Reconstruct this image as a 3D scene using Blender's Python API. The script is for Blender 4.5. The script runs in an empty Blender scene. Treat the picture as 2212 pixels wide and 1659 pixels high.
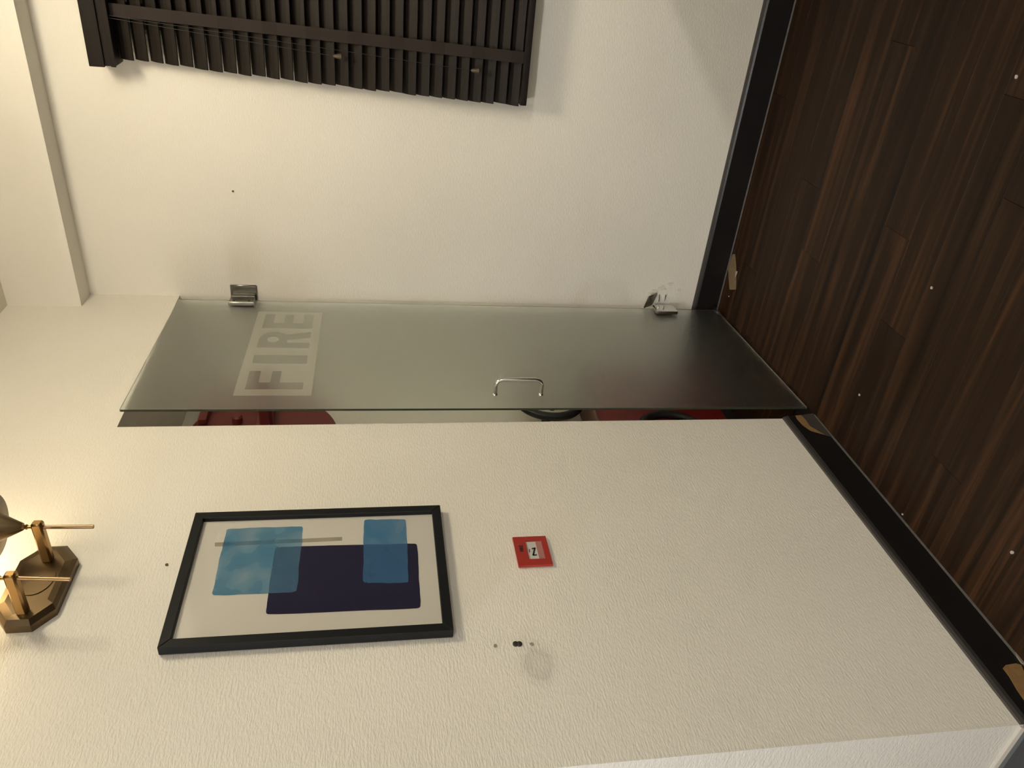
import bpy, bmesh, math, random
from mathutils import Vector, Matrix
random.seed(7)
scn = bpy.context.scene
col = scn.collection

# ------------------------------------------------------------------ camera
YAW, PITCH, ROLL = math.radians(32.091), math.radians(10.047), math.radians(-0.2277)
CAM = Vector((-2.7277, -1.3217, 1.39854))
FPX = 1677.15
fwd = Vector((math.cos(YAW)*math.cos(PITCH), math.sin(YAW)*math.cos(PITCH), -math.sin(PITCH)))
r0 = Vector((math.sin(YAW), -math.cos(YAW), 0)); u0 = r0.cross(fwd)
rgt = math.cos(ROLL)*r0 + math.sin(ROLL)*u0
upv = -math.sin(ROLL)*r0 + math.cos(ROLL)*u0
cam_d = bpy.data.cameras.new('camera'); cam = bpy.data.objects.new('camera', cam_d); col.objects.link(cam)
cam_d.sensor_fit = 'HORIZONTAL'; cam_d.sensor_width = 36.0; cam_d.lens = FPX/2212*36.0
cam_d.clip_start = 0.01
# the phone was held sideways: the room's "up" is the picture's left
M = Matrix((-upv, rgt, -fwd)).transposed().to_4x4(); M.translation = CAM
cam.matrix_world = M
scn.camera = cam

def hit(x, y, axis, val):
    """photo pixel -> point on the wall / floor plane it lies on"""
    d = fwd + ((1659-y)-829.5)/FPX*rgt - (x-1106)/FPX*upv
    t = (val-CAM[axis])/d[axis]
    return CAM + t*d

# ------------------------------------------------------------------ world, exposure
w = bpy.data.worlds.new('world'); scn.world = w; w.use_nodes = True
w.node_tree.nodes['Background'].inputs[0].default_value = (0.02, 0.025, 0.04, 1)
w.node_tree.nodes['Background'].inputs[1].default_value = 0.3
vs = scn.view_settings
vs.view_transform = 'Standard'; vs.look = 'None'; vs.gamma = 1; vs.use_curve_mapping = False
vs.exposure = 0.95
scn.cycles.use_denoising = True
scn.cycles.max_bounces = 10; scn.cycles.diffuse_bounces = 5; scn.cycles.transmission_bounces = 8
scn.cycles.glossy_bounces = 4; scn.cycles.transparent_max_bounces = 10
scn.cycles.use_adaptive_sampling = True; scn.cycles.adaptive_threshold = .05
scn.cycles.blur_glossy = 0.5

# lamp strengths (each lamp is built further down with its own light)
P_CEIL1, C_CEIL1 = 17.0, (1.0, 0.88, 0.64)
P_CEIL2, C_CEIL2 = 60.0, (1.0, 0.97, 0.88)
P_CORR, C_CORR = 38.0, (1.0, 1.0, 1.0)
P_BULB, C_BULB = .42, (1.0, 0.76, 0.42)

# ------------------------------------------------------------------ helpers
def srgb(r, g, b):
    f = lambda c: (c/255/12.92 if c/255 <= .04045 else ((c/255+.055)/1.055)**2.4)
    return (f(r), f(g), f(b), 1)

class NT:
    def __init__(s, name):
        s.m = bpy.data.materials.new(name); s.m.use_nodes = True
        s.t = s.m.node_tree; s.b = s.t.nodes['Principled BSDF']; s.out = s.t.nodes['Material Output']
    def n(s, typ, **kw):
        nd = s.t.nodes.new(typ)
        for k, v in kw.items():
            if k in nd.inputs.keys(): nd.inputs[k].default_value = v
            else: setattr(nd, k, v)
        return nd
    def l(s, a, b): s.t.links.new(a, b)

def plain(name, c, rough=.5, metal=0.0, spec=.5, noise=.0, scale=30, bump=0.0, bscale=200):
    m = NT(name); b = m.b
    b.inputs['Base Color'].default_value = c; b.inputs['Roughness'].default_value = rough
    b.inputs['Metallic'].default_value = metal; b.inputs['Specular IOR Level'].default_value = spec
    tc = m.n('ShaderNodeTexCoord')
    if noise:
        nz = m.n('ShaderNodeTexNoise', Scale=scale, Detail=4.0); m.l(tc.outputs['Object'], nz.inputs['Vector'])
        mr = m.n('ShaderNodeMapRange'); mr.inputs[3].default_value = 1-noise; mr.inputs[4].default_value = 1+noise
        m.l(nz.outputs['Fac'], mr.inputs[0])
        mx = m.n('ShaderNodeVectorMath', operation='SCALE'); mx.inputs[0].default_value = c[:3]
        m.l(mr.outputs[0], mx.inputs['Scale']); m.l(mx.outputs[0], b.inputs['Base Color'])
    if bump:
        nz = m.n('ShaderNodeTexNoise', Scale=bscale, Detail=3.0); m.l(tc.outputs['Object'], nz.inputs['Vector'])
        bp = m.n('ShaderNodeBump', Strength=bump, Distance=.001); m.l(nz.outputs['Fac'], bp.inputs['Height'])
        m.l(bp.outputs[0], b.inputs['Normal'])
    return m.m

def wallpaper(name, c, sc, strength=.45, stains=()):
    """embossed paper: short streaks running level along the wall; optional scuffs of their own shape"""
    m = NT(name); b = m.b
    b.inputs['Roughness'].default_value = .62; b.inputs['Specular IOR Level'].default_value = .3
    tc = m.n('ShaderNodeTexCoord')
    mp = m.n('ShaderNodeMapping'); mp.inputs['Scale'].default_value = sc
    m.l(tc.outputs['Object'], mp.inputs['Vector'])
    nz = m.n('ShaderNodeTexNoise', Scale=1.0, Detail=2.0, Roughness=.6)
    m.l(mp.outputs[0], nz.inputs['Vector'])
    bp = m.n('ShaderNodeBump', Strength=strength, Distance=.004); m.l(nz.outputs['Fac'], bp.inputs['Height'])
    m.l(bp.outputs[0], b.inputs['Normal'])
    n2 = m.n('ShaderNodeTexNoise', Scale=2.2, Detail=0.0); m.l(tc.outputs['Object'], n2.inputs['Vector'])
    mr = m.n('ShaderNodeMapRange'); mr.inputs[1].default_value=.3; mr.inputs[2].default_value=.7
    mr.inputs[3].default_value = .97; mr.inputs[4].default_value = 1.02
    m.l(n2.outputs['Fac'], mr.inputs[0])
    mx = m.n('ShaderNodeVectorMath', operation='SCALE'); mx.inputs[0].default_value = c[:3]
    m.l(mr.outputs[0], mx.inputs['Scale'])
    cur = mx.outputs[0]
    n3 = m.n('ShaderNodeTexNoise', Scale=45.0, Detail=3.0); m.l(tc.outputs['Object'], n3.inputs['Vector'])
    for (p, sx, sz, inner, dark) in stains:
        sub = m.n('ShaderNodeVectorMath', operation='SUBTRACT'); sub.inputs[1].default_value = p
        m.l(tc.outputs['Object'], sub.inputs[0])
        div = m.n('ShaderNodeVectorMath', operation='MULTIPLY'); div.inputs[1].default_value = (1/sx, 1/.5, 1/sz)
        m.l(sub.outputs[0], div.inputs[0])
        ln = m.n('ShaderNodeVectorMath', operation='LENGTH'); m.l(div.outputs[0], ln.inputs[0])
        ad = m.n('ShaderNodeMath', operation='MULTIPLY_ADD'); ad.inputs[1].default_value = .7; m.l(n3.outputs['Fac'], ad.inputs[0]); m.l(ln.outputs['Value'], ad.inputs[2])
        ra = m.n('ShaderNodeValToRGB')
        el = ra.color_ramp.elements
        el[0].position = 0.0; el[0].color = (inner,)*3+(1,)
        el[1].position = 1.0; el[1].color = (0, 0, 0, 1)
        e = el.new(.62); e.color = (1, 1, 1, 1)
        e = el.new(.72); e.color = (.5, .5, .5, 1)
        half = m.n('ShaderNodeMath', operation='MULTIPLY'); half.inputs[1].default_value = .6
        m.l(ad.outputs[0], half.inputs[0]); m.l(half.outputs[0], ra.inputs[0])
        k = m.n('ShaderNodeMath', operation='MULTIPLY_ADD'); k.inputs[1].default_value = -dark; k.inputs[2].default_value = 1.0
        m.l(ra.outputs[0], k.inputs[0])
        s2 = m.n('ShaderNodeVectorMath', operation='SCALE'); m.l(cur, s2.inputs[0]); m.l(k.outputs[0], s2.inputs['Scale'])
        cur = s2.outputs[0]
    m.l(cur, b.inputs['Base Color'])
    return m.m

def emis(name, c, s):
    m = NT(name)
    e = m.n('ShaderNodeEmission', Strength=s); e.inputs[0].default_value = (*c, 1)
    m.l(e.outputs[0], m.out.inputs[0]); return m.m

def add_box(bm, x0, x1, y0, y1, z0, z1, bevel=0.0, seg=1):
    vs_ = [bm.verts.new((x, y, z)) for z in (z0, z1) for y in (y0, y1) for x in (x0, x1)]
    fs = [bm.faces.new([vs_[i] for i in f]) for f in ((0,2,3,1),(4,5,7,6),(0,1,5,4),(2,6,7,3),(0,4,6,2),(1,3,7,5))]
    if bevel:
        es = {e for f in fs for e in f.edges}
        bmesh.ops.bevel(bm, geom=list(es), offset=bevel, segments=seg, affect='EDGES', profile=.6)
def add_prism(bm, pts, n, depth):
    """polygon pts (3-D, planar) extruded along vector n*depth"""
    n = Vector(n).normalized()*depth
    a = [bm.verts.new(Vector(p)) for p in pts]; b_ = [bm.verts.new(Vector(p)+n) for p in pts]
    bm.faces.new(a); bm.faces.new(b_[::-1])
    k = len(pts)
    for i in range(k): bm.faces.new((a[i], b_[i], b_[(i+1) % k], a[(i+1) % k]))
def add_lathe(bm, prof, mat=Matrix(), seg=32, cap=True):
    rings = []
    for (r, z) in prof:
        rings.append([bm.verts.new(mat @ Vector((r*math.cos(2*math.pi*i/seg), r*math.sin(2*math.pi*i/seg), z))) for i in range(seg)])
    for a, b_ in zip(rings, rings[1:]):
        for i in range(seg): bm.faces.new((a[i], a[(i+1) % seg], b_[(i+1) % seg], b_[i]))
    if cap:
        bm.faces.new(rings[0][::-1]); bm.faces.new(rings[-1])
def add_tube(bm, path, r, seg=12):
    path = [Vector(p) for p in path]; rings = []
    ref = Vector((.31, .57, .76))
    for i, p in enumerate(path):
        t = (path[min(i+1, len(path)-1)]-path[max(i-1, 0)]).normalized()
        if i == 0: a = t.cross(ref).normalized()
        else: a = (a - t*a.dot(t)).normalized()
        b_ = t.cross(a)
        rr = r(i/(len(path)-1)) if callable(r) else r
        rings.append([bm.verts.new(p+rr*(math.cos(2*math.pi*k/seg)*a+math.sin(2*math.pi*k/seg)*b_)) for k in range(seg)])
    for A, B in zip(rings, rings[1:]):
        for i in range(seg): bm.faces.new((A[i], A[(i+1) % seg], B[(i+1) % seg], B[i]))
    bm.faces.new(rings[0][::-1]); bm.faces.new(rings[-1])

def obj(name, bm, mat, parent=None, smooth=False, origin=None):
    if isinstance(bm, bpy.types.Mesh): me = bm
    else:
        bmesh.ops.recalc_face_normals(bm, faces=bm.faces)
        me = bpy.data.meshes.new(name); bm.to_mesh(me); bm.free()
    if not me.materials: me.materials.append(mat)
    if smooth:
        for p in me.polygons: p.use_smooth = True
        me.set_sharp_from_angle(angle=math.radians(38))
    o = bpy.data.objects.new(name, me); col.objects.link(o)
    if parent:
        o.parent = parent
        o.matrix_parent_inverse = parent.matrix_world.inverted()
    return o
def box(name, dims, mat, parent=None, bevel=0.0, seg=2):
    bm = bmesh.new(); add_box(bm, *dims, bevel=bevel, seg=seg)
    return obj(name, bm, mat, parent, smooth=bevel > 0)
def empty(name, loc, rot=None):
    o = bpy.data.objects.new(name, None); col.objects.link(o)
    o.empty_display_size = .05
    mw = Matrix.Translation(loc) if not isinstance(loc, Matrix) else loc
    o.matrix_world = mw; bpy.context.view_layer.update()
    return o
def tag(o, label, cat, group=None):
    o['label'] = label; o['category'] = cat
    if group: o['group'] = group
    return o
def struct(o, label=None):
    o['kind'] = 'structure'
    if label: o['label'] = label
    return o

# ------------------------------------------------------------------ materials
C_WALL = (.745, .715, .65, 1)
M_wallL = wallpaper('wallpaper_left', C_WALL, (68, 68, 240), .38,
                    stains=[((-1.705, 0, 1.068), .05, .038, .35, .20)])
M_wallR = wallpaper('wallpaper_right', C_WALL, (68, 68, 240), .28)
M_ceil = plain('ceiling_paint', (.74, .70, .625, 1), .8, spec=.2, noise=.02, scale=3)
M_base = plain('dark_skirting', (.0075, .006, .0062, 1), .38, noise=.25, scale=12, bump=.05, bscale=60)
M_basetop = plain('lit_skirting_ledge', (.045, .04, .036, 1), .55, noise=.3, scale=25)  # paler than the board: light caught by the ledge put into its colour
M_seal = plain('sealant', (.06, .055, .05, 1), .6, noise=.5, scale=60)
M_chip = plain('bare_wood', (.24, .135, .052, 1), .7, noise=.3, scale=70)
M_chip2 = plain('bare_plaster', (.20, .17, .13, 1), .8, noise=.3, scale=70)
M_chrome = plain('chrome', (.72, .71, .69, 1), .12, metal=1.0, noise=.04, scale=40)
M_black = plain('black_frame_paint', (.007, .008, .009, 1), .45, spec=.22, noise=.15, scale=40)
M_red = plain('red_plastic', (.33, .022, .014, 1), .35, noise=.08, scale=60)
M_reel = plain('red_enamel', (.165, .024, .021, 1), .45, noise=.08, scale=20)
M_hose = plain('black_rubber', (.012, .012, .012, 1), .5, noise=.2, scale=80)
M_pale = plain('pale_plate', (.42, .38, .30, 1), .5, noise=.1, scale=30)
M_hinge = plain('dark_reflection_chrome', (.26, .25, .22, 1), .22, metal=1.0, noise=.06, scale=40)  # chrome with its dark reflections put into the base colour
M_brass = plain('aged_brass', (.42, .255, .10, 1), .30, metal=1.0, noise=.12, scale=30, bump=.04, bscale=150)
M_brassD = plain('dull_brass', (.15, .105, .058, 1), .40, metal=1.0, noise=.18, scale=25, bump=.06, bscale=150)
M_rod = plain('brown_brass', (.30, .19, .10, 1), .38, metal=1.0, noise=.12, scale=40)
M_slat = plain('dark_slat_wood', (.0135, .0102, .0082, 1), .5, spec=.16, noise=.25, scale=25, bump=.05, bscale=120)
M_tape = plain('brown_ladder_tape', (.016, .009, .0065, 1), .85, noise=.15, scale=150)
M_tassel = plain('tassel_wood', (.06, .042, .022, 1), .5, noise=.2, scale=90)
M_nail = plain('rusty_hole', (.10, .06, .035, 1), .8, noise=.3, scale=300)
M_plug = plain('dark_plug', (.02, .016, .012, 1), .6, noise=.3, scale=300)
M_crumb = plain('grey_crumb', (.34, .32, .29, 1), .8, noise=.2, scale=300)

def floor_mat():
    m = NT('dark_laminate'); b = m.b
    tc = m.n('ShaderNodeTexCoord'); oi = m.n('ShaderNodeObjectInfo')
    ge = m.n('ShaderNodeNewGeometry')
    off = m.n('ShaderNodeVectorMath', operation='SCALE'); off.inputs['Scale'].default_value = 37.0
    cmb = m.n('ShaderNodeCombineXYZ'); m.l(oi.outputs['Random'], cmb.inputs[0]); m.l(oi.outputs['Random'], cmb.inputs[1])
    m.l(cmb.outputs[0], off.inputs[0])
    ad = m.n('ShaderNodeVectorMath', operation='ADD'); m.l(ge.outputs['Position'], ad.inputs[0]); m.l(off.outputs[0], ad.inputs[1])
    mp = m.n('ShaderNodeMapping'); mp.inputs['Scale'].default_value = (30, .9, 1); m.l(ad.outputs[0], mp.inputs[0])
    nz = m.n('ShaderNodeTexNoise', Scale=1.0, Detail=6.0, Roughness=.6, Distortion=.6); m.l(mp.outputs[0], nz.inputs['Vector'])
    mp2 = m.n('ShaderNodeMapping'); mp2.inputs['Scale'].default_value = (160, 3.5, 1); m.l(ad.outputs[0], mp2.inputs[0])
    n2 = m.n('ShaderNodeTexNoise', Scale=1.0, Detail=3.0); m.l(mp2.outputs[0], n2.inputs['Vector'])
    mixf = m.n('ShaderNodeMath', operation='MULTIPLY_ADD'); mixf.inputs[1].default_value = .18
    m.l(n2.outputs['Fac'], mixf.inputs[0]); m.l(nz.outputs['Fac'], mixf.inputs[2])
    r2 = m.n('ShaderNodeMath', operation='MULTIPLY_ADD'); r2.inputs[1].default_value = .13; m.l(oi.outputs['Random'], r2.inputs[0]); m.l(mixf.outputs[0], r2.inputs[2])
    ra = m.n('ShaderNodeValToRGB'); e = ra.color_ramp.elements
    e[0].position = .42; e[0].color = (.0065, .0036, .0022, 1)
    e[1].position = .95; e[1].color = (.066, .028, .011, 1)
    k = e.new(.66); k.color = (.018, .0088, .0043, 1)
    m.l(r2.outputs[0], ra.inputs[0]); m.l(ra.outputs[0], b.inputs['Base Color'])
    b.inputs['Roughness'].default_value = .5; b.inputs['Specular IOR Level'].default_value = .14
    bp = m.n('ShaderNodeBump', Strength=.12, Distance=.001); m.l(n2.outputs['Fac'], bp.inputs['Height']); m.l(bp.outputs[0], b.inputs['Normal'])
    return m.m
M_floor = floor_mat()
M_under = plain('floor_underlay', (.006, .004, .003, 1), .8, noise=.2, scale=20)

# frosted greenish safety glass
def frost():
    m = NT('frosted_glass'); b = m.b
    b.inputs['Base Color'].default_value = (.95, .99, .955, 1)
    b.inputs['Transmission Weight'].default_value = 1.0
    b.inputs['Roughness'].default_value = .32; b.inputs['IOR'].default_value = 1.30
    tc = m.n('ShaderNodeTexCoord')
    nz = m.n('ShaderNodeTexNoise', Scale=3.0, Detail=3.0); m.l(tc.outputs['Object'], nz.inputs['Vector'])
    mr = m.n('ShaderNodeMapRange'); mr.inputs[3].default_value = .34; mr.inputs[4].default_value = .40
    m.l(nz.outputs['Fac'], mr.inputs[0]); m.l(mr.outputs[0], b.inputs['Roughness'])
    return m.m
M_frost = frost()
M_edge = plain('glass_edge_green', (.03, .036, .022, 1), .4, spec=.2)
def film():
    m = NT('pale_film')
    tr = m.n('ShaderNodeBsdfTransparent'); df = m.n('ShaderNodeBsdfDiffuse'); df.inputs[0].default_value = (.78, .76, .66, 1)
    mx = m.n('ShaderNodeMixShader'); mx.inputs[0].default_value = .18
    m.l(tr.outputs[0], mx.inputs[1]); m.l(df.outputs[0], mx.inputs[2]); m.l(mx.outputs[0], m.out.inputs[0]); return m.m
M_film = film()
def clear_pane(name, gloss=.05):
    m = NT(name)
    tr = m.n('ShaderNodeBsdfTransparent'); gl = m.n('ShaderNodeBsdfGlossy', Roughness=.08)
    lw = m.n('ShaderNodeLayerWeight', Blend=.25)
    mr = m.n('ShaderNodeMapRange'); mr.inputs[3].default_value = gloss; mr.inputs[4].default_value = .35
    m.l(lw.outputs['Facing'], mr.inputs[0])
    mx = m.n('ShaderNodeMixShader'); m.l(mr.outputs[0], mx.inputs[0])
    m.l(tr.outputs[0], mx.inputs[1]); m.l(gl.outputs[0], mx.inputs[2]); m.l(mx.outputs[0], m.out.inputs[0]); return m.m
M_pane = clear_pane('picture_glass', .02)

# ------------------------------------------------------------------ the room
H, W, L = 2.10, .836, 1.933
ZC = 2.640
ZB, DB = 2.404, .098
HB, TB = .108, .012
RX0, RY0 = -4.6, -5.0
AD = .42                       # depth of the cupboard behind the glass door

bm = bmesh.new()
add_box(bm, -L, -W, 0, 3.0, 0, ZC)
add_box(bm, -W, 0, 0, .10, H, ZC)
struct(obj('wall_left', bm, M_wallL), 'off-white embossed wall left of the glass door')
bm = bmesh.new()
WY0, WY1, WZ0, WZ1 = -2.15, -.885, .95, 2.14
add_box(bm, 0, .16, WY1, AD+.1, 0, ZC)
add_box(bm, 0, .16, RY0, WY0, 0, ZC)
add_box(bm, 0, .16, WY0, WY1, 0, WZ0)
add_box(bm, 0, .16, WY0, WY1, WZ1, ZC)
struct(obj('wall_right', bm, M_wallR), 'off-white embossed wall with the dark blind')
bm = bmesh.new(); add_box(bm, -W, 0, AD, AD+.1, 0, H+.1)
struct(obj('wall_cupboard', bm, M_wallR), 'pale back wall of the fire cupboard')
bm = bmesh.new(); add_box(bm, -W, 0, .10, AD, H, H+.08)
struct(obj('ceiling_cupboard', bm, M_ceil), 'soffit of the fire cupboard')
struct(box('wall_rear', (RX0, .16, RY0-.12, RY0, 0, ZC), M_wallR))
struct(box('wall_far', (RX0-.12, RX0, RY0-.12, 3.0, 0, ZC), M_wallR))
struct(box('wall_corridor', (RX0, -L, 3.0, 3.1, 0, ZC), M_wallR))
struct(box('ceiling', (RX0-.12, .16, RY0-.12, 3.1, ZC, ZC+.1), M_ceil))
struct(box('trim_1', (-DB, 0, RY0, 0, ZB, ZC), M_wallR), 'boxed soffit running along the right wall under the ceiling')

# floor: slab and single planks laid along the right wall
fl = struct(box('floor', (RX0, .0, RY0, 3.0, -.06, -.006), M_under), 'dark brown plank floor')
PW, PL = .121, 1.29
pm = {}
def plank_mesh(w_, l_):
    key = (round(w_, 3), round(l_, 3))
    if key not in pm:
        b_ = bmesh.new(); add_box(b_, 0, w_, 0, l_, -.006, 0)
        bmesh.ops.bevel(b_, geom=[e for e in b_.edges if all(v.co.z > -.001 for v in e.verts)], offset=.0007, segments=1, affect='EDGES')
        bmesh.ops.recalc_face_normals(b_, faces=b_.faces)
        me = bpy.data.meshes.new('plank'); b_.to_mesh(me); b_.free(); me.materials.append(M_floor); pm[key] = me
    return pm[key]
x = 0.0; i = 0
while x > RX0+.02:
    x1 = x; x0_ = max(x-PW, RX0)
    y_top = AD if x0_ > -W-.01 else (0.0 if x0_ > -L-.05 else 3.0)
    y = y_top + [.03, .43, .86][i % 3] + (.2 if i % 2 else .0)
    while y > RY0:
        a = max(y-PL, RY0); b_ = min(y, y_top)
        if b_-a > .03 and a < .5:
            o = obj('plank', plank_mesh(x1-x0_-.0005, b_-a-.0005), M_floor, fl)
            o.location = (x0_+.00025, a+.00025, 0)
        y -= PL
    x -= PW; i += 1

# skirting boards
def skirt(name, p0, p1, n, label, mat=M_base, top=M_basetop):
    """board from p0 to p1 on the wall, n = room direction"""
    p0, p1, n = Vector(p0), Vector(p1), Vector(n)
    def P(t, o, z): q = (p0 if t == 0 else p1) + n*o; return Vector((q.x, q.y, z))
    bm = bmesh.new()
    prof = [(0, 0), (TB, 0), (TB, HB-.014), (TB-.004, HB-.008), (0, HB-.008)]
    a = [bm.verts.new(P(0, *q)) for q in prof]; b_ = [bm.verts.new(P(1, *q)) for q in prof]
    bm.faces.new(a); bm.faces.new(b_[::-1])
    for k in range(5): bm.faces.new((a[k], b_[k], b_[(k+1) % 5], a[(k+1) % 5]))
    o = struct(obj(name, bm, mat), label)
    bm = bmesh.new()
    prof = [(0, HB-.008), (TB-.004, HB-.008), (TB-.006, HB), (0, HB+.001)]
    a = [bm.verts.new(P(0, *q)) for q in prof]; b_ = [bm.verts.new(P(1, *q)) for q in prof]
    bm.faces.new(a); bm.faces.new(b_[::-1])
    for k in range(4): bm.faces.new((a[k], b_[k], b_[(k+1) % 4], a[(k+1) % 4]))
    obj('top_ledge', bm, top, o)
    bm = bmesh.new()
    prof = [(TB, .0), (TB+.0035, .0), (TB, .0042)]
    a = [bm.verts.new(P(0, *q)) for q in prof]; b_ = [bm.verts.new(P(1, *q)) for q in prof]
    bm.faces.new(a); bm.faces.new(b_[::-1])
    for k in range(3): bm.faces.new((a[k], b_[k], b_[(k+1) % 3], a[(k+1) % 3]))
    obj('sealant_line', bm, M_seal, o)
    return o
bR = skirt('baseboard_right', (0, AD, 0), (0, RY0, 0), (-1, 0, 0), 'black-brown skirting board along the right wall')
bL = skirt('baseboard_left', (-L, 0, 0), (-W, 0, 0), (0, -1, 0), 'chipped black-brown skirting board under the picture')
M_greyb = plain('grey_lit_skirting', (.10, .105, .11, 1), .4, noise=.1, scale=20)  # dark skirting greyed: the different light on this side is painted in
M_greyt = plain('pale_lit_ledge', (.5, .46, .40, 1), .6, noise=.1, scale=20)  # bright line of light along the ledge painted as a pale colour
skirt('baseboard_corridor', (-L, 3.0, 0), (-L, .002, 0), (-1, 0, 0), 'skirting with side light painted in as grey, round the outer corner of the left wall', M_greyb, M_greyt)

# chips knocked out of the left skirting, down to bare wood
def chip(name, pix, axis, val, n, mat, parent, th=.0006):
    bm = bmesh.new(); add_prism(bm, [hit(px, py, axis, val) for px, py in pix], n, th)
    return obj(name, bm, mat, parent)
Y1 = -TB-.0003
chip('bare_wood_chip', [(1718,898),(1731,897),(1741,908),(1750,921),(1768,931),(1781,939),(1752,931),(1734,919),(1722,906)], 1, Y1, (0,-1,0), M_chip, bL)
chip('scraped_patch', [(1732,897),(1757,893),(1801,945),(1783,940),(1769,932),(1751,921),(1742,908)], 1, Y1, (0,-1,0), plain('scraped_grey', (.045,.038,.034,1), .7, noise=.3, scale=60), bL)
chip('bare_wood_chip', [(2166,1444),(2172,1437),(2194,1433),(2206,1437),(2216,1460),(2230,1530),(2212,1513),(2196,1490),(2180,1462)], 1, Y1, (0,-1,0), M_chip, bL)
chip('plaster_lump', [(2190,1406),(2200,1404),(2222,1430),(2222,1440),(2206,1434),(2196,1420)], 1, Y1, (0,-1,0), M_chip2, bL, .004)
# worn spot of the floor beside the right skirting
chip('bare_wood_patch', [(1583,549),(1588,549),(1590,570),(1591,588),(1590,625),(1576,626),(1574,600),(1573,580),(1578,560)], 2, .0003, (0,0,1), plain('worn_laminate', (.15,.105,.055,1), .75, noise=.35, scale=60), fl, .0004)
chip('bare_wood_splinter', [(1590,586),(1593.5,586),(1591,594),(1588,600)], 2, .0008, (0,0,1), M_crumb, fl, .0012)

# ------------------------------------------------------------------ glass door (fire cupboard)
O = Vector((-.030, .014, .012))
S = (Vector((-.802, -.021, .012))-O); DW = S.length; S.normalize()
T = (Vector((-.027, .000, 2.097))-O); T.normalize()
N = T.cross(S).normalized()
if N.y > 0: N = -N                                   # towards the room
T = S.cross(N); T = T if T.z > 0 else -T
DH = 2.085
Mx = Matrix((S, N, T)).transposed().to_4x4(); Mx.translation = O    # local: x = from hinge to free edge, y = into the room, z = up
def DM(o): o.matrix_world = Mx; return o
door = empty('door_1', Mx)
struct(door, 'frosted green glass door marked FIRE, standing slightly ajar')
def dpart(name, bm, mat, smooth=False, parent=None):
    bmesh.ops.transform(bm, matrix=Mx, verts=bm.verts)
    return obj(name, bm, mat, parent or door, smooth)
bm = bmesh.new(); add_box(bm, 0, DW, -.007, 0, 0, DH)
glass = dpart('glass_leaf', bm, M_frost)
bm = bmesh.new(); add_box(bm, DW+.0002, DW+.0012, -.0066, -.0004, .002, DH-.002)
dpart('polished_edge', bm, M_edge)

# FIRE: a pale film with the letters left clear
def in_letter(u, v):
    """u 0..4 across the word, v 0..1 upwards"""
    k = int(u); a = u-k
    if not 0 <= v <= 1: return False
    if k == 0: return .08 < a < .90 and (a < .38 or v > .80 or .42 < v < .60)
    if k == 1: return .26 < a < .66
    if k == 2:
        a = (a-.04)/.88
        if not 0 < a < 1: return False
        if a < .32: return True
        cx, cz, rx, rz = .52, .725, .46, .275
        d1 = ((a-cx)/rx)**2+((v-cz)/rz)**2
        d2 = ((a-.50)/.17)**2+((v-.73)/.11)**2
        if (d1 < 1 or (a < .52 and v > .45)) and d2 > 1 and v > .42: return True
        if v <= .5 and .46+(.5-v)*.34 < a < .80+(.5-v)*.42: return True
        return False
    if k == 3: return .10 < a < .92 and (a < .42 or v > .80 or v < .20 or .41 < v < .59)
    return False
FX0, FX1, FZ0, FZ1 = .698, .100, 1.572, 1.795       # left edge (towards the free side) .. right edge
nr, nc = 72, 240
bm = bmesh.new()
for j in range(nr):
    z0 = FZ0+(FZ1-FZ0)*j/nr; z1 = FZ0+(FZ1-FZ0)*(j+1)/nr
    run = None
    for i in range(nc+1):
        fu = (i+.5)/nc; fv = (j+.5)/nr
        u = (fu-.045)/(.955-.02)*4; v = (fv-.13)/.74
        solid = i < nc and not (0 <= u < 4 and in_letter(u, v))
        if solid and run is None: run = i
        if not solid and run is not None:
            xa = FX0+(FX1-FX0)*run/nc; xb = FX0+(FX1-FX0)*i/nc
            bm.faces.new([bm.verts.new(p) for p in ((xa, .0006, z0), (xb, .0006, z0), (xb, .0006, z1), (xa, .0006, z1))])
            run = None
bmesh.ops.remove_doubles(bm, verts=bm.verts, dist=1e-5)
f = dpart('lettering_film', bm, M_film); f['label'] = 'pale film with the word FIRE left clear'

# pull handle: a bent chrome rod
bm = bmesh.new()
hs, hz0, hz1, hd = .694, .872, 1.018, .055
pth = [(hs, 0, hz1)]
for k in range(9):
    a = math.pi/2*k/8; pth.append((hs, hd-.024+.024*math.sin(a), hz1-.024+.024*math.cos(a)))
for k in range(9):
    a = math.pi/2*k/8; pth.append((hs, hd-.024+.024*math.cos(a), hz0+.024-.024*math.sin(a)))
pth.append((hs, 0, hz0))
add_tube(bm, pth, .0062, 14)
hdl = dpart('pull_handle', bm, M_chrome, True)
for z in (hz0, hz1):
    bm = bmesh.new(); add_lathe(bm, [(.0085, 0), (.0085, .004), (.007, .006)], Matrix.Translation((hs, 0, z)) @ Matrix.Rotation(-math.pi/2, 4, 'X'), 20)
    dpart('handle_foot', bm, M_chrome, True, hdl)
    bm = bmesh.new(); add_lathe(bm, [(.0085, 0), (.0085, .005), (.006, .007)], Matrix.Translation((hs, -.010, z)) @ Matrix.Rotation(math.pi/2, 4, 'X'), 20)
    dpart('handle_nut', bm, M_chrome, True, hdl)
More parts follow.
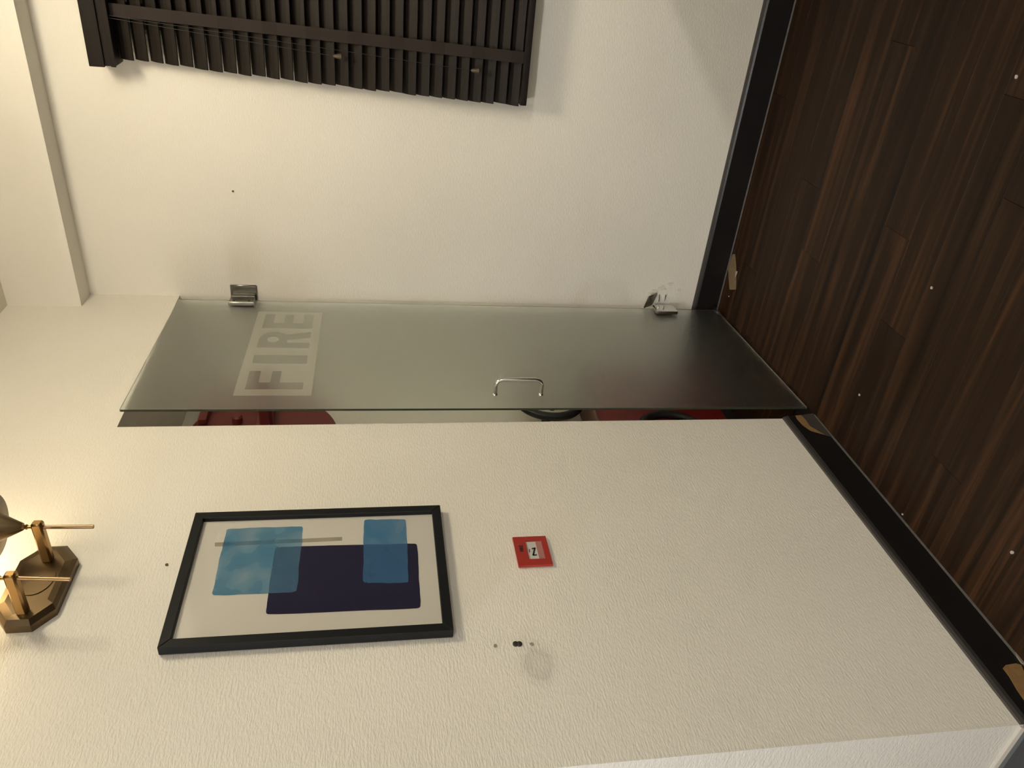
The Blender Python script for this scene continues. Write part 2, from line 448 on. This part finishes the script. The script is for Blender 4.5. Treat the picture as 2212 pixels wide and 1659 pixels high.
# hinges
bm = bmesh.new(); add_box(bm, -.006, .052, .0005, .013, 1.818, 1.905, bevel=.003, seg=2)
h1 = dpart('hinge', bm, M_hinge, True)
bm = bmesh.new(); add_box(bm, -.006, .052, -.023, -.0105, 1.818, 1.905, bevel=.003, seg=2)
dpart('hinge_back_plate', bm, M_hinge, True, h1)
bm = bmesh.new(); add_tube(bm, [(-.012, .004, 1.822), (-.012, .004, 1.901)], .008, 14)
dpart('hinge_knuckle', bm, M_chrome, True, h1)
bm = bmesh.new(); add_box(bm, -.0285, -.0225, -.008, .050, 1.814, 1.908, bevel=.002, seg=1)
dpart('hinge_wall_leaf', bm, M_hinge, True, h1)
for z in (1.835, 1.888):
    bm = bmesh.new(); add_lathe(bm, [(.0045, 0), (.0035, .002)], Matrix.Translation((.034, .013, z)) @ Matrix.Rotation(-math.pi/2, 4, 'X'), 14)
    dpart('hinge_screw', bm, M_plug, True, h1)
bm = bmesh.new(); add_box(bm, .0455, .0535, .0006, .0155, 1.8165, 1.9065, bevel=.003, seg=2)  # strip added to stand in for the highlight along the plate's edge
dpart('hinge_highlight', bm, M_chrome, True, h1)
# lower hinge: torn half off the wall, bent leaf and bare screws
bm = bmesh.new(); add_box(bm, -.004, .056, .0005, .014, .190, .278, bevel=.003, seg=2)
h2 = dpart('hinge', bm, M_chrome, True); h2['label'] = 'bent lower hinge torn from the wall'
bm = bmesh.new(); add_box(bm, -.004, .056, -.024, -.0105, .190, .278, bevel=.003, seg=2)
dpart('hinge_back_plate', bm, M_hinge, True, h2)
bm = bmesh.new(); add_box(bm, -.003, .003, -.006, .052, -.03, .03, bevel=.002, seg=1)
bmesh.ops.transform(bm, matrix=Matrix.Translation((-.014, .008, .292)) @ Matrix.Rotation(math.radians(38), 4, 'Y') @ Matrix.Rotation(math.radians(-14), 4, 'Z'), verts=bm.verts)
dpart('hinge_wall_leaf', bm, M_hinge, True, h2)
bm = bmesh.new(); add_tube(bm, [(-.010, .006, .196), (-.010, .006, .262)], .007, 12)
dpart('hinge_knuckle', bm, M_chrome, True, h2)
for (a, z, dx) in ((.042, .283, .012), (.040, .245, -.004), (.044, .222, .006)):
    bm = bmesh.new(); add_tube(bm, [(-.026, a-.02, z), (-.020+dx, a+.012, z+.004)], .0022, 8)
    dpart('hinge_screw', bm, M_chrome, True, h2)
bm = bmesh.new(); add_box(bm, -.003, .05, .0005, .012, .004, .020, bevel=.003, seg=2)
dpart('floor_pivot', bm, M_chrome, True)

# plaster broken out round the lower hinge
bm = bmesh.new()
for k in range(9):
    a0 = random.uniform(0, 6.28)
    cx, cz, s = random.uniform(-.085, -.02), random.uniform(.165, .30), random.uniform(.005, .012)
    pts = [(-.0008, cx+s*math.cos(a0+q)*random.uniform(.6, 1.2), cz+1.6*s*math.sin(a0+q)*random.uniform(.6, 1.2)) for q in (0, 1.2, 2.5, 3.7, 5.0)]
    add_prism(bm, pts, (-1, 0, 0), random.uniform(.0006, .002))
o = obj('broken_plaster', bm, plain('broken_plaster', (.66, .63, .56, 1), .85, noise=.2, scale=90), bpy.data.objects['wall_right'])
o['kind'] = 'stuff'

# ------------------------------------------------------------------ inside the cupboard
XC, ZR, RR, YR = -.466, 1.776, .25, .30
reel = empty('fire_hose_reel', (XC, AD, ZR))
tag(reel, 'round red fire hose reel on the cupboard wall behind the glass door', 'hose reel')
RX = lambda x, y, z: Matrix.Translation((x, y, z)) @ Matrix.Rotation(math.pi/2, 4, 'X')
bm = bmesh.new(); add_lathe(bm, [(RR-.012, 0), (RR, .004), (RR, .010), (RR-.010, .012), (.10, .006), (.03, .006)], RX(XC, YR+.012, ZR), 64)
obj('front_disc', bm, M_reel, reel, True)
bm = bmesh.new(); add_lathe(bm, [(RR-.02, 0), (RR-.008, .003), (RR-.008, .008)], RX(XC, YR+.100, ZR), 64)
obj('rear_disc', bm, M_reel, reel, True)
bm = bmesh.new()
for k in range(4): 
    y = YR+.024+k*.018
    add_lathe(bm, [(.16, -.008), (.185, -.006), (.19, 0), (.185, .006), (.16, .008)], RX(XC, y, ZR), 48)
obj('coiled_hose', bm, M_hose, reel, True)
box('bracket_arm', (XC-.20, XC+.245, YR-.034, YR-.012, ZR-.024, ZR+.024), M_reel, reel, .003)
box('bracket_foot', (XC+.218, XC+.244, YR-.012, AD, ZR-.024, ZR+.024), M_reel, reel, .002)
bm = bmesh.new(); add_lathe(bm, [(.022, 0), (.022, .006), (.012, .010)], RX(XC, YR-.034, ZR), 24)
obj('hub_cap', bm, M_reel, reel, True)
bm = bmesh.new(); add_lathe(bm, [(.022, 0), (.022, .004)], RX(XC, YR-.002, ZR), 24); 
obj('axle', bm, M_reel, reel, True)
bm = bmesh.new(); add_lathe(bm, [(.018, 0), (.018, .022), (.013, .028)], RX(XC+.082, YR-.000, ZR+.095), 20)
obj('locking_knob', bm, M_reel, reel, True)
box('hose_guide', (XC+.062, XC+.30, YR-.024, YR-.004, ZR+.195, ZR+.223), M_reel, reel, .003)
bm = bmesh.new(); add_tube(bm, [(XC+.285, YR-.015, ZR+.209), (XC+.285, AD, ZR+.209)], .010, 12)
obj('hose_guide_bar', bm, M_reel, reel, True)

q1 = hit(568, 812, 1, .05); q2 = hit(566, 846, 1, .09)
box('swing_arm', (q2.x-.012, q2.x+.012, .085, YR-.02, q2.z-.014, q2.z+.014), M_reel, reel, .003)
box('swing_arm_link', (q2.x-.012, q1.x+.012, YR-.034, YR-.012, q2.z-.014, q2.z+.014), M_reel, reel, .003)
box('hose_outlet', (q1.x-.022, q1.x+.022, .045, YR-.034, q1.z-.022, q1.z+.022), M_reel, reel, .005)

# black-rimmed wheel
vw = empty('black_rimmed_wheel', (-.252, AD, .73))
tag(vw, 'black-rimmed round wheel with pale centre above the red box in the cupboard', 'wheel')
bm = bmesh.new()
cx, cz = -.252, .728
pth = [(cx+.124*math.cos(2*math.pi*k/48), .30, cz+.124*math.sin(2*math.pi*k/48)) for k in range(49)]
add_tube(bm, pth, .0165, 14); obj('rim', bm, M_hose, vw, True)
bm = bmesh.new(); add_lathe(bm, [(.112, 0), (.112, .030), (.10, .036), (.03, .038)], RX(cx, .325, cz), 40); obj('pale_disc', bm, M_pale, vw, True)
bm = bmesh.new(); add_lathe(bm, [(.013, 0), (.013, .012)], RX(hit(1192, 882, 1, .286).x, .296, hit(1192, 882, 1, .286).z), 16); obj('dark_hole', bm, M_plug, vw, True)
bm = bmesh.new(); add_prism(bm, [(cx+r_*math.cos(a), .283, cz+r_*math.sin(a)) for r_, a in ((.055, 2.0), (.100, 1.95), (.103, 2.25), (.102, 2.5), (.098, 2.7), (.06, 2.55))], (0, 1, 0), .02)
obj('red_segment', bm, M_red, vw)
bm = bmesh.new(); add_tube(bm, [(cx, .325, cz), (cx, AD, cz)], .018, 12); obj('spindle', bm, M_hose, vw, True)

# red box on the cupboard floor
rb = empty('red_fire_box', (-.30, .36, 0))
tag(rb, 'tall red box with black loop handle standing on the cupboard floor', 'box')
box('body', (-.53, -.09, .302, AD-.004, .045, .562), plain('dark_red_paint', (.16, .010, .008, 1), .4, noise=.1, scale=30), rb, .004)
box('lid', (-.535, -.085, .297, AD-.002, .562, .574), plain('lid_brown', (.17, .085, .06, 1), .5, noise=.15, scale=30), rb, .003)
box('plinth', (-.52, -.10, .310, AD-.006, 0, .045), M_hose, rb)
bm = bmesh.new()
add_tube(bm, [(-.475+.095*math.cos(a), .292, .30+.115*math.sin(a)) for a in [2*math.pi*k/40 for k in range(41)]], .017, 12)
obj('loop_handle', bm, M_hose, rb, True)
for z in (.185, .415):
    box('handle_clip', (-.487, -.463, .290, .3025, z-.012, z+.012), M_hose, rb, .002)

# ------------------------------------------------------------------ window and blind on the right wall
win = struct(empty('window_1', (.08, -1.5, 1.55)), 'night-dark window behind the blind')
M_wframe = plain('window_frame_paint', (.30, .28, .25, 1), .5, noise=.05, scale=20)
bm = bmesh.new()
add_box(bm, .08, .12, WY0, WY1, WZ0, WZ0+.05); add_box(bm, .08, .12, WY0, WY1, WZ1-.05, WZ1)
add_box(bm, .08, .12, WY0, WY0+.05, WZ0+.05, WZ1-.05); add_box(bm, .08, .12, WY1-.05, WY1, WZ0+.05, WZ1-.05)
obj('window_frame', bm, M_wframe, win)
mg = NT('night_glass'); mg.b.inputs['Base Color'].default_value = (.01, .012, .016, 1); mg.b.inputs['Roughness'].default_value = .05
nz = mg.n('ShaderNodeTexNoise', Scale=2.0); bp = mg.n('ShaderNodeBump', Strength=.01); mg.l(nz.outputs['Fac'], bp.inputs['Height']); mg.l(bp.outputs[0], mg.b.inputs['Normal'])
box('pane', (.096, .102, WY0+.05, WY1-.05, WZ0+.05, WZ1-.05), mg.m, win)

bl = empty('venetian_blind', (-.08, -1.5, .90))
tag(bl, 'dark brown wooden venetian blind hanging on the right wall', 'blind')
BYR = -2.30
NS = 29
zt, zb_ = 2.136, .942
sm = bmesh.new()
wS, thS = .050, .003
segs = 4
def slat_prof(t):   # slightly crowned section, t -1..1 -> (across, height)
    return (t*wS/2, .0035*(1-t*t))
LEN = 1.49
top = []; bot = []
for k in range(segs+1):
    a, h_ = slat_prof(-1+2*k/segs)
    top.append((a, h_+thS/2)); bot.append((a, h_-thS/2))
loop = top+bot[::-1]
A = [sm.verts.new((a, 0, h_)) for a, h_ in loop]; B = [sm.verts.new((a, -LEN, h_)) for a, h_ in loop]
sm.faces.new(A); sm.faces.new(B[::-1])
for k in range(len(loop)): sm.faces.new((A[k], B[k], B[(k+1) % len(loop)], A[(k+1) % len(loop)]))
bmesh.ops.recalc_face_normals(sm, faces=sm.faces)
slat_me = bpy.data.meshes.new('slat'); sm.to_mesh(slat_me); sm.free(); slat_me.materials.append(M_slat)
TILT = math.radians(-57)
for k in range(NS):
    f_ = k/(NS-1)
    o = obj('slat', slat_me, M_slat, bl)
    z = zt+(zb_-zt)*f_
    yl = -.819+(.065)*f_ + .005*math.sin(3.1*f_) + random.uniform(-.0025, .0025)
    # local +x (across the slat) turned so that the room side hangs down
    o.matrix_world = Matrix.Translation((-.052-.006*f_, yl, z)) @ Matrix.Rotation(random.uniform(-.0022, .0022), 4, 'X') @ Matrix.Rotation(TILT+math.radians(random.uniform(-2.5, 2.5)), 4, 'Y')
box('valance', (-.100, -.012, BYR, -.803, 2.159, 2.232), M_slat, bl, .004)
box('valance_moulding', (-.108, -.098, BYR, -.801, 2.188, 2.232), M_slat, bl, .003)
box('valance_lower_bead', (-.105, -.098, BYR, -.802, 2.157, 2.172), M_slat, bl, .003)
box('bottom_rail', (-.084, -.030, BYR+.05, -.757, .896, .918), M_slat, bl, .004)
# ladder tapes, front and back, following the lean of the blind
for (ya, yb) in ((-.958, -.906), (-1.50, -1.45), (-2.10, -2.05)):
    for dx in (-.079, -.026):
        bm = bmesh.new()
        pts = []
        for k in range(30):
            f_ = k/29; z = 2.158+(.918-2.158)*f_; y = ya+(yb-ya)*f_
            pts.append((dx-.004*f_-.002*math.sin(k*2.1), y, z))
        for a, b_ in zip(pts, pts[1:]):
            add_prism(bm, [(a[0], a[1]-.0175, a[2]), (a[0], a[1]+.0175, a[2]), (b_[0], b_[1]+.0175, b_[2]), (b_[0], b_[1]-.0175, b_[2])], (1, 0, 0), .0012)
        obj('ladder_tape', bm, M_tape, bl)
for (px, py) in ((728, 121), (1025, 152)):
    q = hit(px, py, 0, -.088)
    bm = bmesh.new(); add_lathe(bm, [(.002, .012), (.005, .009), (.008, -.006), (.009, -.014), (.006, -.016)][::-1], Matrix.Translation((-.092, q.y, q.z)), 14)
    tz = obj('cord_tassel', bm, M_tassel, bl, True)
    bm = bmesh.new(); add_tube(bm, [(-.092, q.y, q.z+.010), (-.091, q.y-.03-.05*(2.16-q.z), 2.160)], .0007, 6)
    obj('cord', bm, M_hose, tz)

# ------------------------------------------------------------------ picture on the left wall
pic = empty('framed_picture', (-1.404, 0, 1.235))
tag(pic, 'black-framed abstract print of overlapping blue and navy patches', 'picture')
YF = -.024
def P(px, py, y=YF): q = hit(px, py, 1, y); return (q.x, q.z)
oc = [P(341, 1394), P(422, 1106), P(952, 1091), P(979, 1367)]
xl = (oc[0][0]+oc[3][0])/2; xr = (oc[1][0]+oc[2][0])/2; zt_ = (oc[0][1]+oc[1][1])/2; zb2 = (oc[2][1]+oc[3][1])/2
fw_ = .0215
bm = bmesh.new()
ring_o = [(xl, zb2), (xr, zb2), (xr, zt_), (xl, zt_)]
ring_i = [(xl+fw_, zb2+fw_), (xr-fw_, zb2+fw_), (xr-fw_, zt_-fw_), (xl+fw_, zt_-fw_)]
def ring_piece(k):
    b_ = bmesh.new(); j = (k+1) % 4
    add_prism(b_, [(ring_o[k][0], YF, ring_o[k][1]), (ring_o[j][0], YF, ring_o[j][1]), (ring_i[j][0], YF, ring_i[j][1]), (ring_i[k][0], YF, ring_i[k][1])], (0, 1, 0), .022)
    bmesh.ops.bevel(b_, geom=list(b_.edges), offset=.0012, segments=1, affect='EDGES')
    return b_
for k in range(4): obj('frame_bar', ring_piece(k), M_black, pic)
bm.free()
YM = -.012
M_mat = plain('off_white_paper', (.66, .635, .575, 1), .75, noise=.02, scale=8)
art = box('paper_sheet', (xl+fw_-.004, xr-fw_+.004, YM, YM+.006, zb2+fw_-.004, zt_-fw_+.004), M_mat, pic)
def paint(name, c1, c2, body, k, scale):
    """watercolour: a tinted see-through glaze (c1..c2) with k of opaque pigment (body)"""
    m = NT(name)
    tc = m.n('ShaderNodeTexCoord')
    nz = m.n('ShaderNodeTexNoise', Scale=scale, Detail=1.5, Roughness=.45); m.l(tc.outputs['Object'], nz.inputs['Vector'])
    ra = m.n('ShaderNodeValToRGB'); e = ra.color_ramp.elements
    e[0].position = .36; e[0].color = c1; e[1].position = .78; e[1].color = c2
    m.l(nz.outputs['Fac'], ra.inputs[0])
    df = m.n('ShaderNodeBsdfDiffuse'); df.inputs[0].default_value = body
    tr = m.n('ShaderNodeBsdfTransparent'); m.l(ra.outputs[0], tr.inputs[0])
    mx = m.n('ShaderNodeMixShader'); mx.inputs[0].default_value = k
    m.l(tr.outputs[0], mx.inputs[1]); m.l(df.outputs[0], mx.inputs[2]); m.l(mx.outputs[0], m.out.inputs[0])
    return m.m
def patch(name, pix, y, mat, wob, rad):
    """painted patch: the quadrilateral's outline with brushed, slightly wavy edges and round corners"""
    c = [Vector(P(px, py, YM)) for px, py in pix]
    pts = []
    for k in range(4):
        a, b_ = c[k], c[(k+1) % 4]; d = (b_-a); ln = d.length; d.normalize(); nn = Vector((-d.y, d.x))
        n_ = 16
        for q in range(n_):
            t = q/n_
            s = rad+(ln-2*rad)*t
            ph = 7.3*k+len(name)
            pts.append(a+d*s+nn*wob*(math.sin(9*t+ph)+.6*math.sin(23*t+ph*1.7)+.4*math.sin(51*t)))
        # rounded corner towards the next side
        d2 = (c[(k+2) % 4]-b_).normalized()
        for q in (.3, .6): 
            t = q*math.pi/2
            pts.append(b_-d*rad*(1-math.sin(t))+d2*rad*(1-math.cos(t)))
    bm = bmesh.new(); bm.faces.new([bm.verts.new((p.x, y, p.y)) for p in pts])
    bmesh.ops.triangulate(bm, faces=bm.faces, ngon_method='EAR_CLIP')
    return obj(name, bm, mat, art)
M_bge = paint('beige_wash', (.80, .78, .72, 1), (.86, .84, .78, 1), (.42, .38, .31, 1), .3, 30)
M_navy = paint('navy_wash', (.02, .02, .05, 1), (.05, .05, .10, 1), (.030, .029, .060, 1), .95, 9)
M_lblue = paint('light_blue_wash', (.30, .56, .70, 1), (.88, .90, .88, 1), (.17, .36, .58, 1), .36, 15)
M_mblue = paint('mid_blue_wash', (.30, .56, .70, 1), (.72, .82, .84, 1), (.11, .28, .56, 1), .42, 20)
patch('beige_line', [(464,1181),(464,1172),(739,1160),(739,1168)], YM-.0003, M_bge, .0003, .001)
patch('navy_patch', [(573,1328),(594,1182),(901,1174),(909,1314)], YM-.0006, M_navy, .0005, .009)
patch('light_blue_patch', [(457,1287),(489,1143),(655,1137),(641,1279)], YM-.0009, M_lblue, .0008, .008)
patch('mid_blue_patch', [(784,1260),(786,1123),(877,1122),(883,1260)], YM-.0012, M_mblue, .0006, .008)
box('glass_pane', (xl+fw_-.003, xr-fw_+.003, YM-.006, YM-.0045, zb2+fw_-.003, zt_-fw_+.003), M_pane, pic)
box('backing_board', (xl+.01, xr-.01, -.006, 0, zb2+.01, zt_-.01), M_black, pic)

# ------------------------------------------------------------------ fire alarm call point
cp = empty('fire_call_point', (-1.385, 0, 1.02))
tag(cp, 'small square red fire alarm call point below the framed picture', 'alarm')
YP = -.009
def Q(px, py): q = hit(px, py, 1, YP); return (q.x, q.z)
cs = [Q(1109.5, 1159.5), Q(1180, 1158), Q(1193, 1219), Q(1117.5, 1222)]
cxr = (cs[0][0]+cs[1][0])/2; cxl = (cs[2][0]+cs[3][0])/2; czt = (cs[0][1]+cs[3][1])/2; czb = (cs[1][1]+cs[2][1])/2
box('back_box', (cxl+.003, cxr-.003, -.0035, 0, czb+.003, czt-.003), M_red, cp)
# front cover with a sunken window: four bars round the opening
lx0 = Q(1165, 1206)[0]-.001; lx1 = Q(1137.5, 1169)[0]+.001
lz1 = Q(1140, 1188)[1]+.001; lz0 = Q(1172, 1184)[1]-.001
bm = bmesh.new()
add_box(bm, cxl, cxr, YP, -.0035, lz1, czt); add_box(bm, cxl, cxr, YP, -.0035, czb, lz0)
add_box(bm, cxl, lx0, YP, -.0035, lz0, lz1); add_box(bm, lx1, cxr, YP, -.0035, lz0, lz1)
bmesh.ops.remove_doubles(bm, verts=bm.verts, dist=1e-5)
obj('cover', bm, M_red, cp)
lzm = Q(1161, 1188)[1]
box('press_label', (lx0, lx1, YP+.003, -.0035, lzm, lz1), plain('white_label', (.55, .53, .50, 1), .4, noise=.04, scale=60), cp)
box('label_foot', (lx0, lx1, YP+.0022, -.0035, lz0, lzm), plain('pink_label', (.36, .17, .15, 1), .4, noise=.05, scale=60), cp)
M_ink = plain('black_ink', (.012, .010, .010, 1), .5, noise=.1, scale=200)
def text(name, s, size, loc, parent, mat, sx=1.0):
    cu = bpy.data.curves.new(name, 'FONT'); cu.body = s; cu.size = size; cu.align_x = 'CENTER'; cu.align_y = 'CENTER'; cu.extrude = .0002; cu.offset = .0004
    t = bpy.data.objects.new(name+'_tmp', cu); col.objects.link(t)
    bpy.context.view_layer.update()
    me = bpy.data.meshes.new_from_object(t.evaluated_get(bpy.context.evaluated_depsgraph_get()))
    bpy.data.objects.remove(t); bpy.data.curves.remove(cu)
    me.transform(Matrix.Translation(loc) @ Matrix.Rotation(math.pi/2, 4, 'X') @ Matrix.Scale(sx, 4, (1, 0, 0)))
    me.materials.clear()
    return obj(name, me, mat, parent)
tq = Q(1126.5, 1185)
text('fire_lettering', 'FIRE', .0125, (tq[0], YP-.0003, tq[1]), cp, M_ink, .95)
# the press mark on the label: a bar stepped up at one end and down at the other, a small tick above
def stroke(bm, pts, wd):
    for a, b_ in zip(pts, pts[1:]):
        a, b_ = Vector(a), Vector(b_); d = (b_-a).normalized(); nn = Vector((-d.y, d.x))*wd/2; a = a-d*wd*.3; b_ = b_+d*wd*.3
        add_prism(bm, [(a.x+nn.x, YP+.0028, a.y+nn.y), (b_.x+nn.x, YP+.0028, b_.y+nn.y), (b_.x-nn.x, YP+.0028, b_.y-nn.y), (a.x-nn.x, YP+.0028, a.y-nn.y)], (0, 1, 0), .0005)
bm = bmesh.new()
z_ = lambda x, y: Q(1095+x*.05124, 1145+y*.05124)
stroke(bm, [z_(1075, 750), z_(1185, 720), z_(1115, 1020), z_(1250, 1010)], .0042)
stroke(bm, [z_(955, 770), z_(960, 890)], .002)
obj('press_mark', bm, M_ink, cp)

# ------------------------------------------------------------------ brass wall light
sc = empty('wall_sconce', (-1.432, 0, 2.10))
tag(sc, 'brass two-armed wall light with faceted back plate at the top of the left wall', 'wall light')
def octo(x0, x1, z0, z1, cx_, cz_): 
    return [(x0+cx_, z0), (x1-cx_, z0), (x1, z0+cz_), (x1, z1-cz_), (x1-cx_, z1), (x0+cx_, z1), (x0, z1-cz_), (x0, z0+cz_)]
bm = bmesh.new()
o1 = octo(-1.549, -1.322, 2.042, 2.158, .042, .034)
o2 = octo(-1.552+.012, -1.325-.010, 2.048, 2.152, .040, .032)
o3 = octo(-1.552+.024, -1.325-.024, 2.060, 2.140, .036, .028)
lay = [(o1, 0), (o1, -.018), (o2, -.028), (o3, -.031)]
prev = None
for pts, y in lay:
    cur = [bm.verts.new((x, y, z)) for x, z in pts]
    if prev is None: bm.faces.new(cur)
    else:
        for k in range(8): bm.faces.new((prev[k], cur[k], cur[(k+1) % 8], prev[(k+1) % 8]))
    prev = cur
bm.faces.new(prev[::-1])
plate = obj('back_plate', bm, M_brassD, sc)
bm = bmesh.new()
add_prism(bm, [(-1.435+.045*math.cos(a), -.033, 2.098+.034*math.sin(a)) for a in [2*math.pi*k/28 for k in range(28)]], (0, 1, 0), .003)
obj('plate_boss', bm, M_brassD, plate)
AY = -.125
M_bulb = emis('warm_bulb', C_BULB, 55.0*P_BULB)
for (ax, lean) in ((-1.378, -.004), (-1.523, -.010)):
    arm = box('arm', (ax-.010, ax+.010, AY-.014, -.030, 2.084, 2.106), M_brass, sc, .004, 1)
    bm = bmesh.new(); add_tube(bm, [(ax, AY, 2.086), (ax+lean, AY, 1.986)], .0042, 14)
    rod = obj('rod', bm, M_rod, arm, True)
    bm = bmesh.new(); add_tube(bm, [(ax, AY, 2.104), (ax+.002, AY, 2.122)], .0035, 12)
    obj('stem', bm, M_brass, arm, True)
    bm = bmesh.new(); add_lathe(bm, [(.0042, 0), (.0060, .003), (.0045, .006), (.0065, .010)], Matrix.Translation((ax+.002, AY, 2.115)), 20)
    obj('collar', bm, M_brass, arm, True)
    bm = bmesh.new(); add_lathe(bm, [(.008, 0), (.0335, .052), (.0335, .055), (.030, .055)], Matrix.Translation((ax+.003, AY, 2.125)), 40)
    obj('cone_cup', bm, M_brassD, arm, True)
    bm = bmesh.new(); add_lathe(bm, [(.028, -.002), (.070, .004), (.074, .008), (.072, .010), (.028, .004)], Matrix.Translation((ax+.003, AY, 2.177)), 48)
    obj('drip_pan', bm, M_brassD, arm, True)
    bm = bmesh.new(); add_lathe(bm, [(.013, 0), (.013, .045), (.011, .048)], Matrix.Translation((ax+.003, AY, 2.182)), 24)
    obj('lamp_holder', bm, M_brass, arm, True)
    bm = bmesh.new(); add_lathe(bm, [(.010, 0), (.016, .016), (.024, .036), (.027, .052), (.023, .068), (.012, .078), (.003, .081)], Matrix.Translation((ax+.003, AY, 2.237)), 12)
    obj('bulb', bm, M_bulb, arm, True)

# ------------------------------------------------------------------ ceiling lamps (outside the picture)
def ceiling_lamp(x, y, r, power, c, label, drop=.075):
    t = empty('ceiling_lamp', (x, y, ZC)); tag(t, label, 'lamp')
    bm = bmesh.new(); add_lathe(bm, [(r+.02, 0), (r+.02, -.03), (r+.004, -.045), (r+.004, -.030)], Matrix.Translation((x, y, ZC)), 40)
    obj('rim', bm, M_chrome, t, True)
    bm = bmesh.new(); add_lathe(bm, [(r, -.006), (r, -drop*.65), (r*.93, -drop*.8), (r*.75, -drop*.92), (r*.35, -drop*.99), (.004, -drop)], Matrix.Translation((x, y, ZC)), 16)
    area = math.pi*r*r*1.3 + 2*math.pi*r*(drop-.05)*.6
    obj('diffuser', bm, emis('diffuser_glow', c, power/(math.pi*area)), t, True)
    return t
ceiling_lamp(-1.0, -1.3, .17, P_CEIL1, C_CEIL1, 'round ceiling lamp nearest the window blind', .17)
ceiling_lamp(-3.5, -3.9, .15, P_CEIL2, C_CEIL2, 'round ceiling lamp at the rear of the room')
ceiling_lamp(-3.3, -.15, .15, P_CORR, C_CORR, 'round ceiling lamp at the mouth of the corridor')

# unseen table added out of frame so its end shades the right wall's foot
dk = empty('shadow_table', (-.55, -2.1, 0)); tag(dk, 'unseen dark wooden table added under the window blind to shade the wall', 'table')
M_desk = plain('desk_wood', (.02, .012, .008, 1), .4, noise=.3, scale=20)
box('table_top', (-1.08, -.016, -2.75, -1.50, .715, .745), M_desk, dk, .003)
for (a, b_) in ((-1.545, -1.515), (-2.735, -2.705)): box('side_panel', (-1.05, -.018, a, b_, 0, .715), M_desk, dk, .002)
box('modesty_panel', (-.06, -.04, -2.70, -1.55, .30, .715), M_desk, dk, .002)

# ------------------------------------------------------------------ small marks and crumbs
def speck(name, p, n, r, d, mat, label, cat, group=None):
    bm = bmesh.new(); n = Vector(n); a = n.orthogonal().normalized(); b_ = n.cross(a)
    pts = [Vector(p)+(a*math.cos(t)+b_*math.sin(t))*r*random.uniform(.75, 1.15) for t in [2*math.pi*k/9 for k in range(9)]]
    add_prism(bm, pts, n, d)
    return tag(obj(name, bm, mat), label, cat, group)
q = hit(503, 413, 0, 0); speck('nail', q, (-1, 0, 0), .0035, .003, M_nail, 'small brown nail in the right wall left of the blind', 'nail')
q = hit(360, 1221, 1, 0); speck('nail', q, (0, -1, 0), .0035, .003, M_nail, 'small dark nail in the wall just above the picture frame', 'nail')
q = hit(1070, 1396, 1, 0); speck('wall_plug', q, (0, -1, 0), .0042, .0025, plain('grey_plug', (.25, .22, .17, 1), .7, noise=.3, scale=300), 'pale filled plug hole above the dark double plug', 'plug')
wp = empty('wall_plug', hit(1117, 1392, 1, 0)); tag(wp, 'dark double wall plug beside a scuff, left of the red call point', 'plug')
for dx in (1113.5, 1121.5):
    q = hit(dx, 1392, 1, 0); bm = bmesh.new()
    add_lathe(bm, [(.0062, 0), (.0062, .003), (.004, .004)], Matrix.Translation(q) @ Matrix.Rotation(math.pi/2, 4, 'X'), 14)
    obj('plug_head', bm, M_plug, wp, True)
q = hit(1148, 1392, 1, 0); speck('wall_plug', q, (0, -1, 0), .005, .0012, plain('grey_plug_dull', (.30, .27, .22, 1), .8, noise=.3, scale=300), 'dull grey filled hole in the middle of the wall scuff', 'plug')
for (px, py, r, wh) in ((2196, 166, .0045, 'near the right-hand rear planks'), (2013, 622, .0040, 'in the middle of the floor before the door'), (1857, 853, .0035, 'close to the foot of the glass door'),
                        (2187, 1193, .0045, 'by the long left skirting board'), (1950, 1111, .003, 'against the left skirting board'), (1575, 640, .0025, 'by the lower door hinge')):
    q = hit(px, py, 2, 0); speck('crumb', q, (0, 0, 1), r, .002, M_crumb, 'tiny pale crumb on the dark floor '+wh, 'crumb', 'crumbs on the floor')
